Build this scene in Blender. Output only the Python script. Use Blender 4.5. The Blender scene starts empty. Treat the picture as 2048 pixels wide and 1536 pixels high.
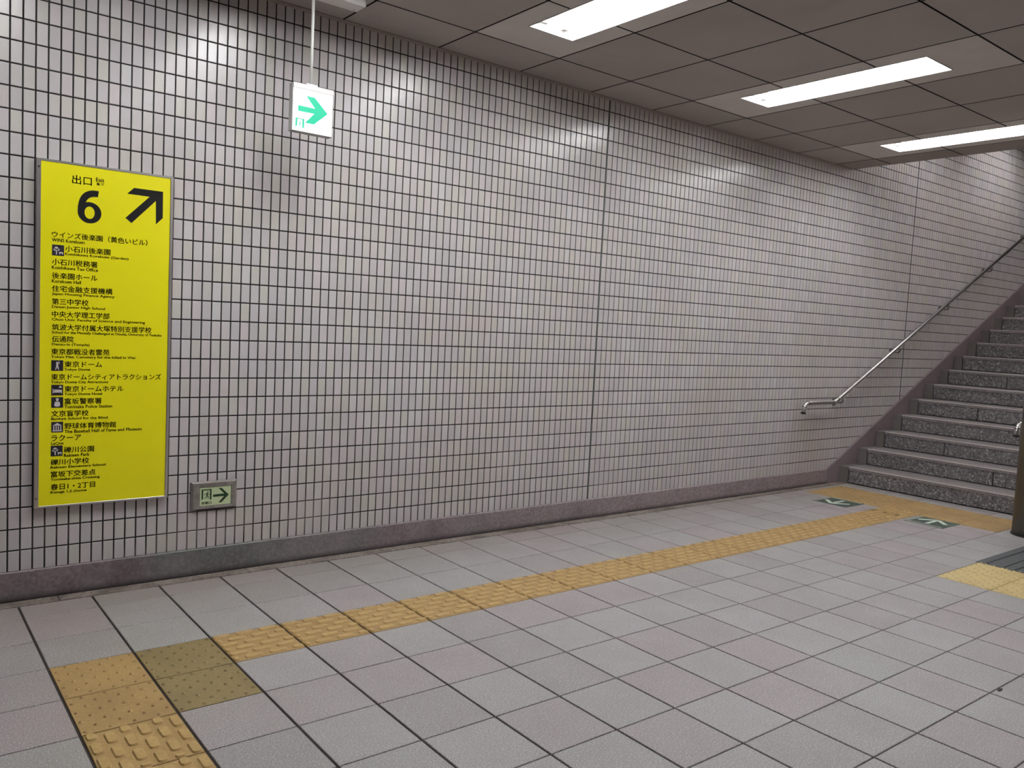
import bpy, bmesh, math, random
from mathutils import Vector, Matrix
from mathutils.geometry import tessellate_polygon

S = bpy.context.scene
COL = S.collection
random.seed(7)

# ------------------------------------------------------------------ camera
cd = bpy.data.cameras.new('camera')
cam = bpy.data.objects.new('camera', cd)
COL.objects.link(cam)
cam.location = (-0.50039, -4.31216, 1.38557)
cam.rotation_euler = (1.4979497571, -0.0499991132, -0.6635492880)
cd.sensor_fit = 'HORIZONTAL'
cd.sensor_width = 36.0
cd.lens = 36.0 * 1643.5 / 2048.0
cd.clip_start = 0.05
S.camera = cam

# ------------------------------------------------------------------ world, exposure
w = bpy.data.worlds.new('world'); S.world = w; w.use_nodes = True
bg = w.node_tree.nodes['Background']
bg.inputs[0].default_value = (0.55, 0.56, 0.6, 1)
bg.inputs[1].default_value = 0.02
vs = S.view_settings
vs.view_transform = 'Standard'; vs.look = 'None'; vs.gamma = 1.0
vs.exposure = 0.62
vs.use_curve_mapping = False
S.cycles.use_denoising = True
S.cycles.denoiser = 'OPENIMAGEDENOISE'
S.cycles.max_bounces = 8
S.cycles.diffuse_bounces = 5
S.cycles.glossy_bounces = 4
S.cycles.sample_clamp_indirect = 6.0
TUBE_POWER = 52.0
STAIR_TUBE_POWER = 40.0
STAIR_FILL_TUBE_POWER = 17.0

# ------------------------------------------------------------------ measured grid
PF = 0.30253            # floor tile pitch
FX, FY = 0.0301, 0.01575
def gx(c): return FX + c * PF
def gy(r): return FY - r * PF
WZ0 = 0.1298            # bottom of wall tiles
WP, HP = 0.05, 0.09966  # wall tile pitches
JX = 3.65 + 0.0046      # first expansion joint centre
HC = 3.008              # ceiling height
CX0, CP = 2.194, 0.6235 # ceiling grid
CY = [0.0, -0.40] + [-0.40 - 0.63 * k for k in range(1, 13)]
X_END = 6.85            # where the low ceiling stops
RX, RT, RH = 7.05, 0.324, 0.16   # first riser, tread, riser
SLOPE = RH / RT

# ------------------------------------------------------------------ materials
def newmat(name):
    m = bpy.data.materials.new(name); m.use_nodes = True
    nt = m.node_tree
    return m, nt, nt.nodes['Principled BSDF']
def N(nt, t, **kw):
    n = nt.nodes.new(t)
    for k, v in kw.items(): setattr(n, k, v)
    return n
def plain(name, col, rough=0.6, metal=0.0, spec=0.5, emit=None, es=0.0):
    m, nt, b = newmat(name)
    b.inputs['Base Color'].default_value = (*col, 1)
    b.inputs['Roughness'].default_value = rough
    b.inputs['Metallic'].default_value = metal
    b.inputs['Specular IOR Level'].default_value = spec
    if emit:
        b.inputs['Emission Color'].default_value = (*emit, 1)
        b.inputs['Emission Strength'].default_value = es
    return m
def srgb(r, g, b):
    f = lambda c: (c / 255 / 12.92) if c / 255 <= 0.04045 else ((c / 255 + 0.055) / 1.055) ** 2.4
    return (f(r), f(g), f(b))
def ramp(nt, stops):
    r = N(nt, 'ShaderNodeValToRGB')
    el = r.color_ramp.elements
    el[0].position, el[0].color = stops[0][0], (*stops[0][1], 1)
    el[1].position, el[1].color = stops[1][0], (*stops[1][1], 1)
    for p, c in stops[2:]:
        e = el.new(p); e.color = (*c, 1)
    return r
def pos(nt): return N(nt, 'ShaderNodeNewGeometry').outputs['Position']
def noise(nt, vec, scale, detail=2, rough=0.5):
    n = N(nt, 'ShaderNodeTexNoise'); n.inputs['Scale'].default_value = scale
    n.inputs['Detail'].default_value = detail; n.inputs['Roughness'].default_value = rough
    nt.links.new(vec, n.inputs['Vector']); return n.outputs['Fac']
def mixc(nt, fac, a, b, mode='MIX'):
    m = N(nt, 'ShaderNodeMix', data_type='RGBA', blend_type=mode)
    for sock, v in ((m.inputs['Factor'], fac), (m.inputs[6], a), (m.inputs[7], b)):
        if hasattr(v, 'links'): nt.links.new(v, sock)
        elif isinstance(v, tuple): sock.default_value = (*v, 1)
        else: sock.default_value = v
    return m.outputs[2]
def maprange(nt, v, a, b, c=0.0, d=1.0):
    m = N(nt, 'ShaderNodeMapRange')
    m.inputs[1].default_value, m.inputs[2].default_value, m.inputs[3].default_value, m.inputs[4].default_value = a, b, c, d
    nt.links.new(v, m.inputs[0]); return m.outputs[0]
def cell(nt, vec, off, pitch):
    s = N(nt, 'ShaderNodeVectorMath', operation='SUBTRACT'); nt.links.new(vec, s.inputs[0]); s.inputs[1].default_value = off
    d = N(nt, 'ShaderNodeVectorMath', operation='DIVIDE'); nt.links.new(s.outputs[0], d.inputs[0]); d.inputs[1].default_value = pitch
    f = N(nt, 'ShaderNodeVectorMath', operation='FLOOR'); nt.links.new(d.outputs[0], f.inputs[0])
    wn = N(nt, 'ShaderNodeTexWhiteNoise', noise_dimensions='3D'); nt.links.new(f.outputs[0], wn.inputs['Vector'])
    return wn.outputs['Value']
def bump(nt, b, h, strength, dist):
    n = N(nt, 'ShaderNodeBump'); n.inputs['Strength'].default_value = strength; n.inputs['Distance'].default_value = dist
    nt.links.new(h, n.inputs['Height']); nt.links.new(n.outputs[0], b.inputs['Normal'])

def mat_base():
    m, nt, b = newmat('blotched_skirting_granite')
    p = pos(nt)
    v = N(nt, 'ShaderNodeTexVoronoi'); v.inputs['Scale'].default_value = 80; nt.links.new(p, v.inputs['Vector'])
    sp = N(nt, 'ShaderNodeSeparateColor'); nt.links.new(v.outputs['Color'], sp.inputs[0])
    c = mixc(nt, sp.outputs[0], srgb(122, 108, 110), srgb(152, 138, 139))
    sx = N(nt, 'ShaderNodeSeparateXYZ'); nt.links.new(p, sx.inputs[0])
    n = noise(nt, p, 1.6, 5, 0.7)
    a = N(nt, 'ShaderNodeMath', operation='ADD'); nt.links.new(maprange(nt, sx.outputs['X'], 1.2, 5.0, 0.75, 0.0), a.inputs[0]); nt.links.new(maprange(nt, n, 0.45, 0.62, -0.1, 0.35), a.inputs[1])  # noise stains plus a darkening towards low x
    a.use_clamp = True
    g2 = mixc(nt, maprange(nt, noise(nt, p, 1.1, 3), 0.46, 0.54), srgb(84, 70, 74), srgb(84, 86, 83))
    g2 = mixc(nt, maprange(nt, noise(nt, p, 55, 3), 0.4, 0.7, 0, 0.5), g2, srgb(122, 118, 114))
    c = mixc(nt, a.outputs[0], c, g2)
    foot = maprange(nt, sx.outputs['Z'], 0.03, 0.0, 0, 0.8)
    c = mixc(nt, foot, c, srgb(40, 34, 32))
    nt.links.new(c, b.inputs['Base Color']); b.inputs['Roughness'].default_value = 0.5
    return m
def mat_wall_tile():
    m, nt, b = newmat('glazed_wall_tile')
    p = pos(nt)
    v = cell(nt, p, (0, 5.37, WZ0), (WP, 10.0, HP))
    r = ramp(nt, [(0.0, srgb(188, 183, 184)), (1.0, srgb(200, 197, 198)), (0.3, srgb(194, 187, 191)), (0.6, srgb(196, 191, 184)), (0.8, srgb(200, 190, 193))])
    nt.links.new(v, r.inputs[0])
    n1 = noise(nt, p, 1.3, 3)
    c = mixc(nt, maprange(nt, n1, 0.40, 0.68, 0, 0.40), r.outputs[0], srgb(184, 175, 164))
    # tile colour darker towards the bottom of the wall
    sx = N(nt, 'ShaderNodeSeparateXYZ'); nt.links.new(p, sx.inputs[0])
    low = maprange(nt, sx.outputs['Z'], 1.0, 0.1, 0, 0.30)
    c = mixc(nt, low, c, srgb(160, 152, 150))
    nt.links.new(c, b.inputs['Base Color'])
    st = N(nt, 'ShaderNodeVectorMath', operation='MULTIPLY'); nt.links.new(p, st.inputs[0]); st.inputs[1].default_value = (130, 10, 14)
    n2 = noise(nt, st.outputs[0], 1.0, 2)
    nt.links.new(maprange(nt, noise(nt, p, 9, 3), 0.3, 0.7, 0.21, 0.27), b.inputs['Roughness'])
    b.inputs['Specular IOR Level'].default_value = 0.5
    bump(nt, b, n2, 0.16, 0.0015)
    return m
def mat_grout():
    m, nt, b = newmat('dark_wall_grout')
    p = pos(nt)
    n = noise(nt, p, 2.2, 4, 0.6)
    sx = N(nt, 'ShaderNodeSeparateXYZ'); nt.links.new(p, sx.inputs[0])
    low = maprange(nt, sx.outputs['Z'], 0.9, 0.2, 0, 1)
    f = N(nt, 'ShaderNodeMath', operation='MULTIPLY'); nt.links.new(maprange(nt, n, 0.5, 0.64, 0, 0.8), f.inputs[0]); nt.links.new(low, f.inputs[1])
    c = mixc(nt, f.outputs[0], srgb(24, 19, 19), srgb(118, 106, 102))
    nt.links.new(c, b.inputs['Base Color']); b.inputs['Roughness'].default_value = 0.9
    return m
def mat_floor_tile():
    m, nt, b = newmat('speckled_floor_tile')
    p = pos(nt)
    v = cell(nt, p, (FX, FY, -5.13), (PF, PF, 10.0))
    r = ramp(nt, [(0.0, srgb(151, 146, 145)), (1.0, srgb(165, 159, 160)), (0.35, srgb(160, 149, 151)), (0.65, srgb(157, 155, 153))])
    nt.links.new(v, r.inputs[0])
    n1 = noise(nt, p, 240, 2, 0.7)
    c = mixc(nt, maprange(nt, n1, 0.38, 0.5, 0.85, 0), r.outputs[0], srgb(104, 99, 100))
    n1b = noise(nt, p, 170, 2, 0.6)
    c = mixc(nt, maprange(nt, n1b, 0.56, 0.68, 0, 0.7), c, srgb(204, 201, 202))
    n2 = noise(nt, p, 1.7, 4, 0.6)
    c = mixc(nt, maprange(nt, n2, 0.35, 0.8, 0, 0.28), c, srgb(122, 112, 104))
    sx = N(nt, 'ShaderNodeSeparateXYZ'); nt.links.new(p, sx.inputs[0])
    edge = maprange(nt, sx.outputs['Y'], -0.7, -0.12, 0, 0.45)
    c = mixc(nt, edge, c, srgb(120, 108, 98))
    nt.links.new(c, b.inputs['Base Color'])
    nt.links.new(maprange(nt, n2, 0.3, 0.7, 0.42, 0.6), b.inputs['Roughness'])
    bump(nt, b, noise(nt, p, 500, 2), 0.25, 0.0006)
    return m
def mat_noise(name, c0, c1, scale, rough, detail=3, lo=0.35, hi=0.65, bs=0.0, bd=0.001, blotch=None, spec=0.5, metal=0):
    m, nt, b = newmat(name)
    p = pos(nt)
    n = noise(nt, p, scale, detail, 0.6)
    c = mixc(nt, maprange(nt, n, lo, hi), c0, c1)
    if blotch:
        bc, bsz, amt = blotch
        c = mixc(nt, maprange(nt, noise(nt, p, bsz, 4, 0.65), 0.42, 0.66, 0, amt), c, bc)
    nt.links.new(c, b.inputs['Base Color'])
    b.inputs['Roughness'].default_value = rough; b.inputs['Specular IOR Level'].default_value = spec
    b.inputs['Metallic'].default_value = metal
    if bs: bump(nt, b, n, bs, bd)
    return m
def mat_granite(name, dark, mid, light, blotch=None):
    m, nt, b = newmat(name)
    p = pos(nt)
    v = N(nt, 'ShaderNodeTexVoronoi'); v.inputs['Scale'].default_value = 75; nt.links.new(p, v.inputs['Vector'])
    sp = N(nt, 'ShaderNodeSeparateColor'); nt.links.new(v.outputs['Color'], sp.inputs[0])
    r = ramp(nt, [(0.0, dark), (1.0, light), (0.35, mid), (0.72, mid)])
    nt.links.new(sp.outputs[0], r.inputs[0])
    n = noise(nt, p, 160, 2)
    c = mixc(nt, maprange(nt, n, 0.4, 0.65, 0, 0.7), r.outputs[0], mid)
    if blotch:
        c = mixc(nt, maprange(nt, noise(nt, p, 2.0, 4, 0.65), 0.45, 0.6, 0, blotch[1]), c, blotch[0])
    nt.links.new(c, b.inputs['Base Color'])
    b.inputs['Roughness'].default_value = 0.55
    return m

M = {}
M['tile'] = mat_wall_tile()
M['grout'] = mat_grout()
M['sealant'] = plain('grey_joint_sealant', srgb(74, 76, 74), 0.7)
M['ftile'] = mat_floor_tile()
M['fgrout'] = mat_noise('floor_grout', srgb(34, 28, 26), srgb(50, 42, 38), 30, 0.9)
M['border'] = mat_noise('floor_border_stone', srgb(96, 86, 80), srgb(138, 126, 118), 60, 0.8, blotch=(srgb(70, 58, 52), 7, 0.8))
M['tact'] = mat_noise('tactile_yellow', srgb(152, 122, 76), srgb(168, 138, 88), 90, 0.6, blotch=(srgb(134, 106, 68), 3.0, 0.6), bs=0.1)
M['tact_olive'] = mat_noise('tactile_yellow_grimy', srgb(116, 100, 64), srgb(132, 114, 74), 90, 0.65, blotch=(srgb(104, 88, 58), 3.0, 0.6), bs=0.1)
M['tact_pale'] = mat_noise('tactile_yellow_pale', srgb(186, 164, 112), srgb(200, 178, 124), 60, 0.6, blotch=(srgb(172, 146, 98), 3.0, 0.5), bs=0.1)
M['bump'] = mat_noise('tactile_bump_worn', srgb(164, 134, 84), srgb(176, 146, 94), 60, 0.5)
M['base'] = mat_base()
M['skirt'] = mat_granite('stringer_granite', srgb(112, 97, 100), srgb(122, 107, 110), srgb(130, 116, 118))
M['riser'] = mat_granite('riser_granite', srgb(34, 33, 33), srgb(106, 101, 101), srgb(176, 171, 170))
M['tread'] = mat_granite('tread_granite', srgb(106, 99, 99), srgb(128, 120, 120), srgb(150, 143, 142))
M['nose'] = plain('worn_nosing', srgb(196, 190, 186), 0.5)
M['gutter'] = plain('step_side_stone', srgb(104, 98, 94), 0.7)
M['ceil'] = mat_noise('ceiling_board', srgb(170, 163, 158), srgb(176, 169, 164), 500, 0.85, blotch=(srgb(160, 152, 146), 1.2, 0.5), spec=0.2)
M['ceil_lamp'] = mat_noise('lamp_panel_metal', srgb(200, 193, 187), srgb(206, 199, 193), 6, 0.5)
M['ceil_dark'] = plain('ceiling_edge_board', srgb(150, 141, 135), 0.8)
M['void'] = plain('ceiling_gap', srgb(20, 16, 14), 0.9)
M['tbar'] = plain('ceiling_tee_bar', srgb(120, 108, 100), 0.6)
M['cornice'] = plain('ceiling_angle', srgb(168, 156, 148), 0.6)
M['steel'] = plain('brushed_stainless', srgb(206, 202, 200), 0.3, 1.0)
M['steel_dk'] = plain('polished_stainless', srgb(150, 146, 142), 0.18, 1.0)
M['column'] = mat_noise('column_steel', srgb(112, 109, 103), srgb(124, 119, 110), 3, 0.45, metal=0.7)
M['rubber'] = plain('black_rubber', srgb(22, 20, 20), 0.6)
M['grate'] = mat_noise('grit_mat_strip', srgb(50, 51, 53), srgb(84, 85, 86), 140, 0.75, bs=0.4)
M['grate_dk'] = plain('mat_groove', srgb(24, 24, 26), 0.8)
M['yellow'] = plain('yellow_sign_face', srgb(232, 222, 6), 0.32)
M['ink'] = plain('black_sign_print', srgb(12, 10, 9), 0.6, spec=0.2)
M['icon'] = plain('icon_navy', srgb(26, 22, 34), 0.4)
M['icon_white'] = plain('icon_white', srgb(214, 206, 206), 0.4)
M['lum'] = mat_noise('luminous_sign_face', srgb(192, 206, 164), srgb(184, 198, 154), 12, 0.4)
M['lum_green'] = plain('luminous_sign_print', srgb(10, 46, 12), 0.4)
M['signframe'] = mat_noise('worn_sign_frame', srgb(122, 116, 112), srgb(142, 136, 130), 25, 0.45, metal=0.4)
M['white_paint'] = plain('white_enamel', srgb(222, 218, 216), 0.4)
M['pole'] = plain('white_pole', srgb(214, 214, 208), 0.35)
M['exit_face'] = plain('lit_exit_face', (0.9, 0.95, 0.92), 0.4, emit=(0.96, 1.0, 0.985), es=1.0)
M['exit_green'] = plain('lit_exit_green', (0.0, 0.06, 0.04), 0.5, emit=(0.004, 0.41, 0.22), es=1.0)
M['exit_side'] = plain('exit_sign_casing', srgb(176, 174, 172), 0.5)
M['sticker'] = mat_noise('floor_sign_green', srgb(34, 52, 44), srgb(52, 68, 58), 25, 0.5, blotch=(srgb(86, 92, 84), 12, 0.5))
M['sticker_w'] = mat_noise('floor_sign_white', srgb(190, 204, 190), srgb(206, 216, 200), 30, 0.5)
M['sticker_e'] = mat_noise('floor_sign_pale_edge', srgb(134, 142, 132), srgb(150, 156, 144), 30, 0.6)
M['tube'] = plain('lit_tube', (1, 1, 1), 0.4, emit=(0.96, 0.985, 1.0), es=TUBE_POWER)
M['tube2'] = plain('lit_stair_tube', (1, 1, 1), 0.4, emit=(0.98, 0.98, 0.98), es=STAIR_TUBE_POWER)
M['tube3'] = plain('added_stair_fill_tube', (1, 1, 1), 0.4, emit=(0.98, 0.98, 0.98), es=STAIR_FILL_TUBE_POWER)
M['reflector'] = plain('white_reflector', (0.86, 0.86, 0.86), 0.5)
M['socket'] = plain('lamp_socket', srgb(190, 186, 184), 0.5)
M['plaster'] = plain('plain_wall_plaster', srgb(190, 182, 176), 0.8)
M['dirt'] = plain('dried_gum', srgb(30, 26, 24), 0.7)

# ------------------------------------------------------------------ mesh helpers
def bm_obj(name, bm, mat, parent=None, smooth=False):
    me = bpy.data.meshes.new(name)
    bmesh.ops.recalc_face_normals(bm, faces=bm.faces[:])
    bm.to_mesh(me); bm.free()
    if smooth:
        for p in me.polygons: p.use_smooth = True
    me.materials.append(mat)
    return link(name, me, parent)
def link(name, me, parent=None, loc=None):
    o = bpy.data.objects.new(name, me); COL.objects.link(o)
    if parent: o.parent = parent
    if loc is not None: o.location = loc
    return o
def box(bm, x0, x1, y0, y1, z0, z1):
    vs_ = [bm.verts.new((x, y, z)) for x in (x0, x1) for y in (y0, y1) for z in (z0, z1)]
    for f in ((0, 1, 3, 2), (4, 6, 7, 5), (0, 4, 5, 1), (2, 3, 7, 6), (0, 2, 6, 4), (1, 5, 7, 3)):
        bm.faces.new([vs_[i] for i in f])
def bevel_box(bm, x0, x1, y0, y1, z0, z1, b=0.003, seg=1):
    t = bmesh.new(); box(t, x0, x1, y0, y1, z0, z1)
    bmesh.ops.bevel(t, geom=t.edges[:], offset=b, segments=seg, affect='EDGES', profile=0.5)
    merge(bm, t)
def merge(bm, t, mat=None):
    me = bpy.data.meshes.new('tmp'); t.to_mesh(me); t.free()
    if mat is not None: me.transform(mat)
    bm.from_mesh(me); bpy.data.meshes.remove(me)
def boxo(name, dims, mat, parent=None, bev=0.0):
    bm = bmesh.new()
    if bev: bevel_box(bm, *dims, b=bev)
    else: box(bm, *dims)
    return bm_obj(name, bm, mat, parent)
def cyl(bm, c, r, axis, length, seg=20, r2=None):
    t = bmesh.new()
    bmesh.ops.create_cone(t, cap_ends=True, segments=seg, radius1=r, radius2=r if r2 is None else r2, depth=length)
    q = Vector((0, 0, 1)).rotation_difference(Vector(axis).normalized()).to_matrix().to_4x4()
    merge(bm, t, Matrix.Translation(c) @ q)
def smooth_path(pts, bend=0.05, n=7):
    P = [Vector(p) for p in pts]; out = [P[0]]
    for i in range(1, len(P) - 1):
        a, b, c = P[i - 1], P[i], P[i + 1]
        d1, d2 = (a - b), (c - b)
        k = min(bend, d1.length * 0.49, d2.length * 0.49)
        s, e = b + d1.normalized() * k, b + d2.normalized() * k
        for j in range(n + 1):
            t = j / n
            out.append((1 - t) ** 2 * s + 2 * t * (1 - t) * b + t * t * e)
    out.append(P[-1]); return out
def sweep(bm, path, r, seg=16, cap=True):
    rings = []
    up = Vector((0, 1, 0.01))
    for i, p in enumerate(path):
        d = (path[min(i + 1, len(path) - 1)] - path[max(i - 1, 0)]).normalized()
        a = d.cross(up)
        if a.length < 1e-3: a = d.cross(Vector((1, 0, 0)))
        a.normalize(); b = d.cross(a).normalized()
        rings.append([bm.verts.new(p + r * (math.cos(2 * math.pi * k / seg) * a + math.sin(2 * math.pi * k / seg) * b)) for k in range(seg)])
    for i in range(len(rings) - 1):
        for k in range(seg):
            bm.faces.new((rings[i][k], rings[i][(k + 1) % seg], rings[i + 1][(k + 1) % seg], rings[i + 1][k]))
    if cap:
        bm.faces.new(rings[0]); bm.faces.new(rings[-1])
def empty(name, loc, label=None, cat=None, group=None, kind=None):
    o = bpy.data.objects.new(name, None); COL.objects.link(o); o.location = loc
    o.empty_display_size = 0.1
    tag(o, label, cat, group, kind); return o
def tag(o, label=None, cat=None, group=None, kind=None):
    if label: o['label'] = label
    if cat: o['category'] = cat
    if group: o['group'] = group
    if kind: o['kind'] = kind
    return o
def poly_prism(bm, pts, place, th):
    """flat polygon (2-D points) extruded by th; place(u, v, w) -> 3-D point"""
    tri = tessellate_polygon([[Vector((u, v, 0)) for u, v in pts]])
    f0 = [bm.verts.new(place(u, v, 0)) for u, v in pts]
    f1 = [bm.verts.new(place(u, v, th)) for u, v in pts]
    for t in tri:
        bm.faces.new([f1[i] for i in t]); bm.faces.new([f0[i] for i in reversed(t)])
    n = len(pts)
    for i in range(n):
        j = (i + 1) % n
        bm.faces.new((f0[i], f0[j], f1[j], f1[i]))
def circ(cx, cy, r, n=14): return [(cx + r * math.cos(2 * math.pi * k / n), cy + r * math.sin(2 * math.pi * k / n)) for k in range(n)]
def stroke(a, b, w0, w1=None):
    w1 = w0 if w1 is None else w1
    dx, dy = b[0] - a[0], b[1] - a[1]; L = math.hypot(dx, dy); nx, ny = -dy / L / 2, dx / L / 2
    return [(a[0] + nx * w0, a[1] + ny * w0), (a[0] - nx * w0, a[1] - ny * w0), (b[0] - nx * w1, b[1] - ny * w1), (b[0] + nx * w1, b[1] + ny * w1)]
def wallplace(x0, z0, s, y, sy=None):
    sy = sy or s
    return lambda u, v, t: (x0 + u * s, y - t, z0 + v * sy)
def print_obj(name, polys, place, mat, parent, th=0.0006):
    bm = bmesh.new()
    for p in polys: poly_prism(bm, p, place, th)
    return bm_obj(name, bm, mat, parent)
def text_obj(body, x0, x1, zc, h, y, mat, parent, bold=0.0, name='lettering'):
    """text printed on a plane facing -y, fitted to x0..x1 and height h round zc"""
    cu = bpy.data.curves.new('txt', 'FONT'); cu.body = body; cu.size = 1.0; cu.resolution_u = 3
    cu.extrude = 0.01
    o = bpy.data.objects.new('txt', cu); COL.objects.link(o)
    dg = bpy.context.evaluated_depsgraph_get(); dg.update()
    me = bpy.data.meshes.new_from_object(o.evaluated_get(dg))
    bpy.data.objects.remove(o); bpy.data.curves.remove(cu)
    if not len(me.vertices): return None
    xs = [v.co.x for v in me.vertices]; ys = [v.co.y for v in me.vertices]; zs = [v.co.z for v in me.vertices]
    ax, bx_, ay, by = min(xs), max(xs), min(ys), max(ys); zm = max(zs); zn = min(zs)
    for v in me.vertices:
        v.co = Vector((x0 + (v.co.x - ax) / (bx_ - ax) * (x1 - x0), y - 0.0006 * (v.co.z - zn) / (zm - zn), zc + ((v.co.y - ay) / (by - ay) - 0.5) * h))
    if bold:                      # thicken the strokes with slightly shifted copies
        bm = bmesh.new()
        for dx, dz in ((-bold, 0), (bold, 0), (0, bold * 0.6), (0, -bold * 0.6)):
            n0 = len(bm.verts); bm.from_mesh(me); bm.verts.ensure_lookup_table()
            for v in bm.verts[n0:]: v.co.x += dx; v.co.z += dz
        bm.to_mesh(me); bm.free()
    me.materials.clear(); me.materials.append(mat)
    o = link(name, me, parent); return o

# ------------------------------------------------------------------ view test (which pieces the photo shows largest)
from mathutils import Euler
R = Euler((1.4979497571, -0.0499991132, -0.6635492880)).to_matrix()
VIEW = Vector((-0.50039, -4.31216, 1.38557))
def proj(p):
    q = R.transposed() @ (Vector(p) - VIEW)
    if q.z > -0.1: return None
    return (1024 + 1643.5 * q.x / -q.z, 768 - 1643.5 * q.y / -q.z, -q.z)
def inframe(p, m=20):
    q = proj(p)
    return q is not None and -m < q[0] < 2048 + m and -m < q[1] < 1536 + m

# ================================================================== SETTING
# ---- floor
floor = boxo('floor', (-7.0, 7.2, -8.0, 0.0, -0.15, -0.006), M['fgrout'])
tag(floor, kind='structure')
GC, GR = 0.0095, 0.0055   # joint widths across / along
def tile_mesh(sx, sy, mat, name='floor_tile'):
    bm = bmesh.new(); b = 0.0015
    hx, hy = sx / 2, sy / 2
    lo = [bm.verts.new((x, y, -0.006)) for x, y in ((-hx, -hy), (hx, -hy), (hx, hy), (-hx, hy))]
    mi = [bm.verts.new((x, y, -b)) for x, y in ((-hx, -hy), (hx, -hy), (hx, hy), (-hx, hy))]
    hi = [bm.verts.new((x, y, 0)) for x, y in ((-hx + b, -hy + b), (hx - b, -hy + b), (hx - b, hy - b), (-hx + b, hy - b))]
    for k in range(4):
        j = (k + 1) % 4
        bm.faces.new((lo[k], lo[j], mi[j], mi[k])); bm.faces.new((mi[k], mi[j], hi[j], hi[k]))
    bm.faces.new(hi)
    me = bpy.data.meshes.new(name); bm.normal_update(); bm.to_mesh(me); bm.free(); me.materials.append(mat)
    return me
def dots_into(bm, sx, sy, n=8):
    for i in range(n):
        for j in range(n):
            if (i + j) % 2: continue
            x = (-0.5 + (i + 0.5) / n) * PF; y = (-0.5 + (j + 0.5) / n) * PF
            if abs(x) > sx / 2 - 0.008 or abs(y) > sy / 2 - 0.008: continue
            k = 8; base = [bm.verts.new((x + 0.0085 * math.cos(a * 2 * math.pi / k), y + 0.0085 * math.sin(a * 2 * math.pi / k), 0)) for a in range(k)]
            top = [bm.verts.new((x + 0.0035 * math.cos(a * 2 * math.pi / k), y + 0.0035 * math.sin(a * 2 * math.pi / k), 0.005)) for a in range(k)]
            for a in range(k):
                bm.faces.new((base[a], base[(a + 1) % k], top[(a + 1) % k], top[a]))
            bm.faces.new(top)
def bars_into(bm, sx, sy, along):
    for i in range(6):
        a = -0.5 + (i + 0.52) / 6
        for j in range(-1, 4):
            b = (-0.5 + 0.13 + j / 3.0) + (0.165 if i % 2 == 0 else 0.0)
            L, W = 0.262, 0.112
            b0, b1 = max(b - L / 2, -0.485), min(b + L / 2, 0.485)
            if b1 - b0 < 0.06: continue
            cu, cv = a * PF, (b0 + b1) / 2 * PF; hl, hw = (b1 - b0) / 2 * PF, W / 2 * PF
            def ring(inset, z):
                out = []
                h1, h2 = hw - inset, hl - inset
                r = min(0.8 * h1, h2)
                for qx, qy, a0 in ((1, 1, 0), (-1, 1, 90), (-1, -1, 180), (1, -1, 270)):
                    for q in range(4):
                        an = math.radians(a0 + q * 30)
                        x, y = cu + qx * (h1 - r) + r * math.cos(an), cv + qy * (h2 - r) + r * math.sin(an)
                        if along == 'x': x, y = y, x
                        out.append(bm.verts.new((x, y, z)))
                return out
            A, B = ring(0, 0.0), ring(0.0035, 0.0055)
            for q in range(16):
                bm.faces.new((A[q], A[(q + 1) % 16], B[(q + 1) % 16], B[q]))
            bm.faces.new(B)
def tact_mesh(sx, sy, kind, mat):
    me = tile_mesh(sx, sy, mat, 'tactile_tile')
    bm = bmesh.new(); bm.from_mesh(me)
    if kind == 'dots': dots_into(bm, sx, sy)
    else: bars_into(bm, sx, sy, kind)
    bmesh.ops.recalc_face_normals(bm, faces=bm.faces[:])
    if kind != 'dots':
        for f in bm.faces:
            if f.calc_center_median().z > 0.002: f.material_index = 1
        me.materials.append(M['bump'])
    bm.to_mesh(me); bm.free(); return me
TS0, TS1 = 20.45, 22.45
occupied = {}      # (c, r) cells taken by tactile tiles
for c in (0, 1):
    for r in (3, 4): occupied[(c, r)] = ('dots', 'tact' if c == 0 else 'tact_olive')
for c in range(2, 20): occupied[(c, 3)] = ('x', 'tact')
for r in range(5, 12): occupied[(0, r)] = ('y', 'tact')
for c in (15, 16):
    for r in (7, 8): occupied[(c, r)] = ('dots', 'tact_pale')
meshcache = {}
def cached(key, fn):
    if key not in meshcache: meshcache[key] = fn()
    return meshcache[key]
FULL = (PF - GC, PF - GR)
for (c, r), (k, mt) in occupied.items():
    me = cached(('t', k, mt), lambda: tact_mesh(*FULL, k, M[mt]))
    link('tactile_tile', me, floor, ((gx(c) + gx(c + 1)) / 2, (gy(r) + gy(r + 1)) / 2, 0))
def cut_tile(x0, x1, y0, y1, k=None, mt='ftile', name='floor_tile'):
    sx, sy = (x1 - x0) - GC, (y0 - y1) - GR
    key = ('c', round(sx, 3), round(sy, 3), k, mt)
    me = cached(key, (lambda: tile_mesh(sx, sy, M[mt])) if k is None else (lambda: tact_mesh(sx, sy, k, M[mt])))
    return link(name, me, floor, ((x0 + x1) / 2, (y0 + y1) / 2, 0))
cut_tile(gx(20), gx(TS0), gy(3), gy(4), 'x', 'tact', 'tactile_tile')
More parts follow.
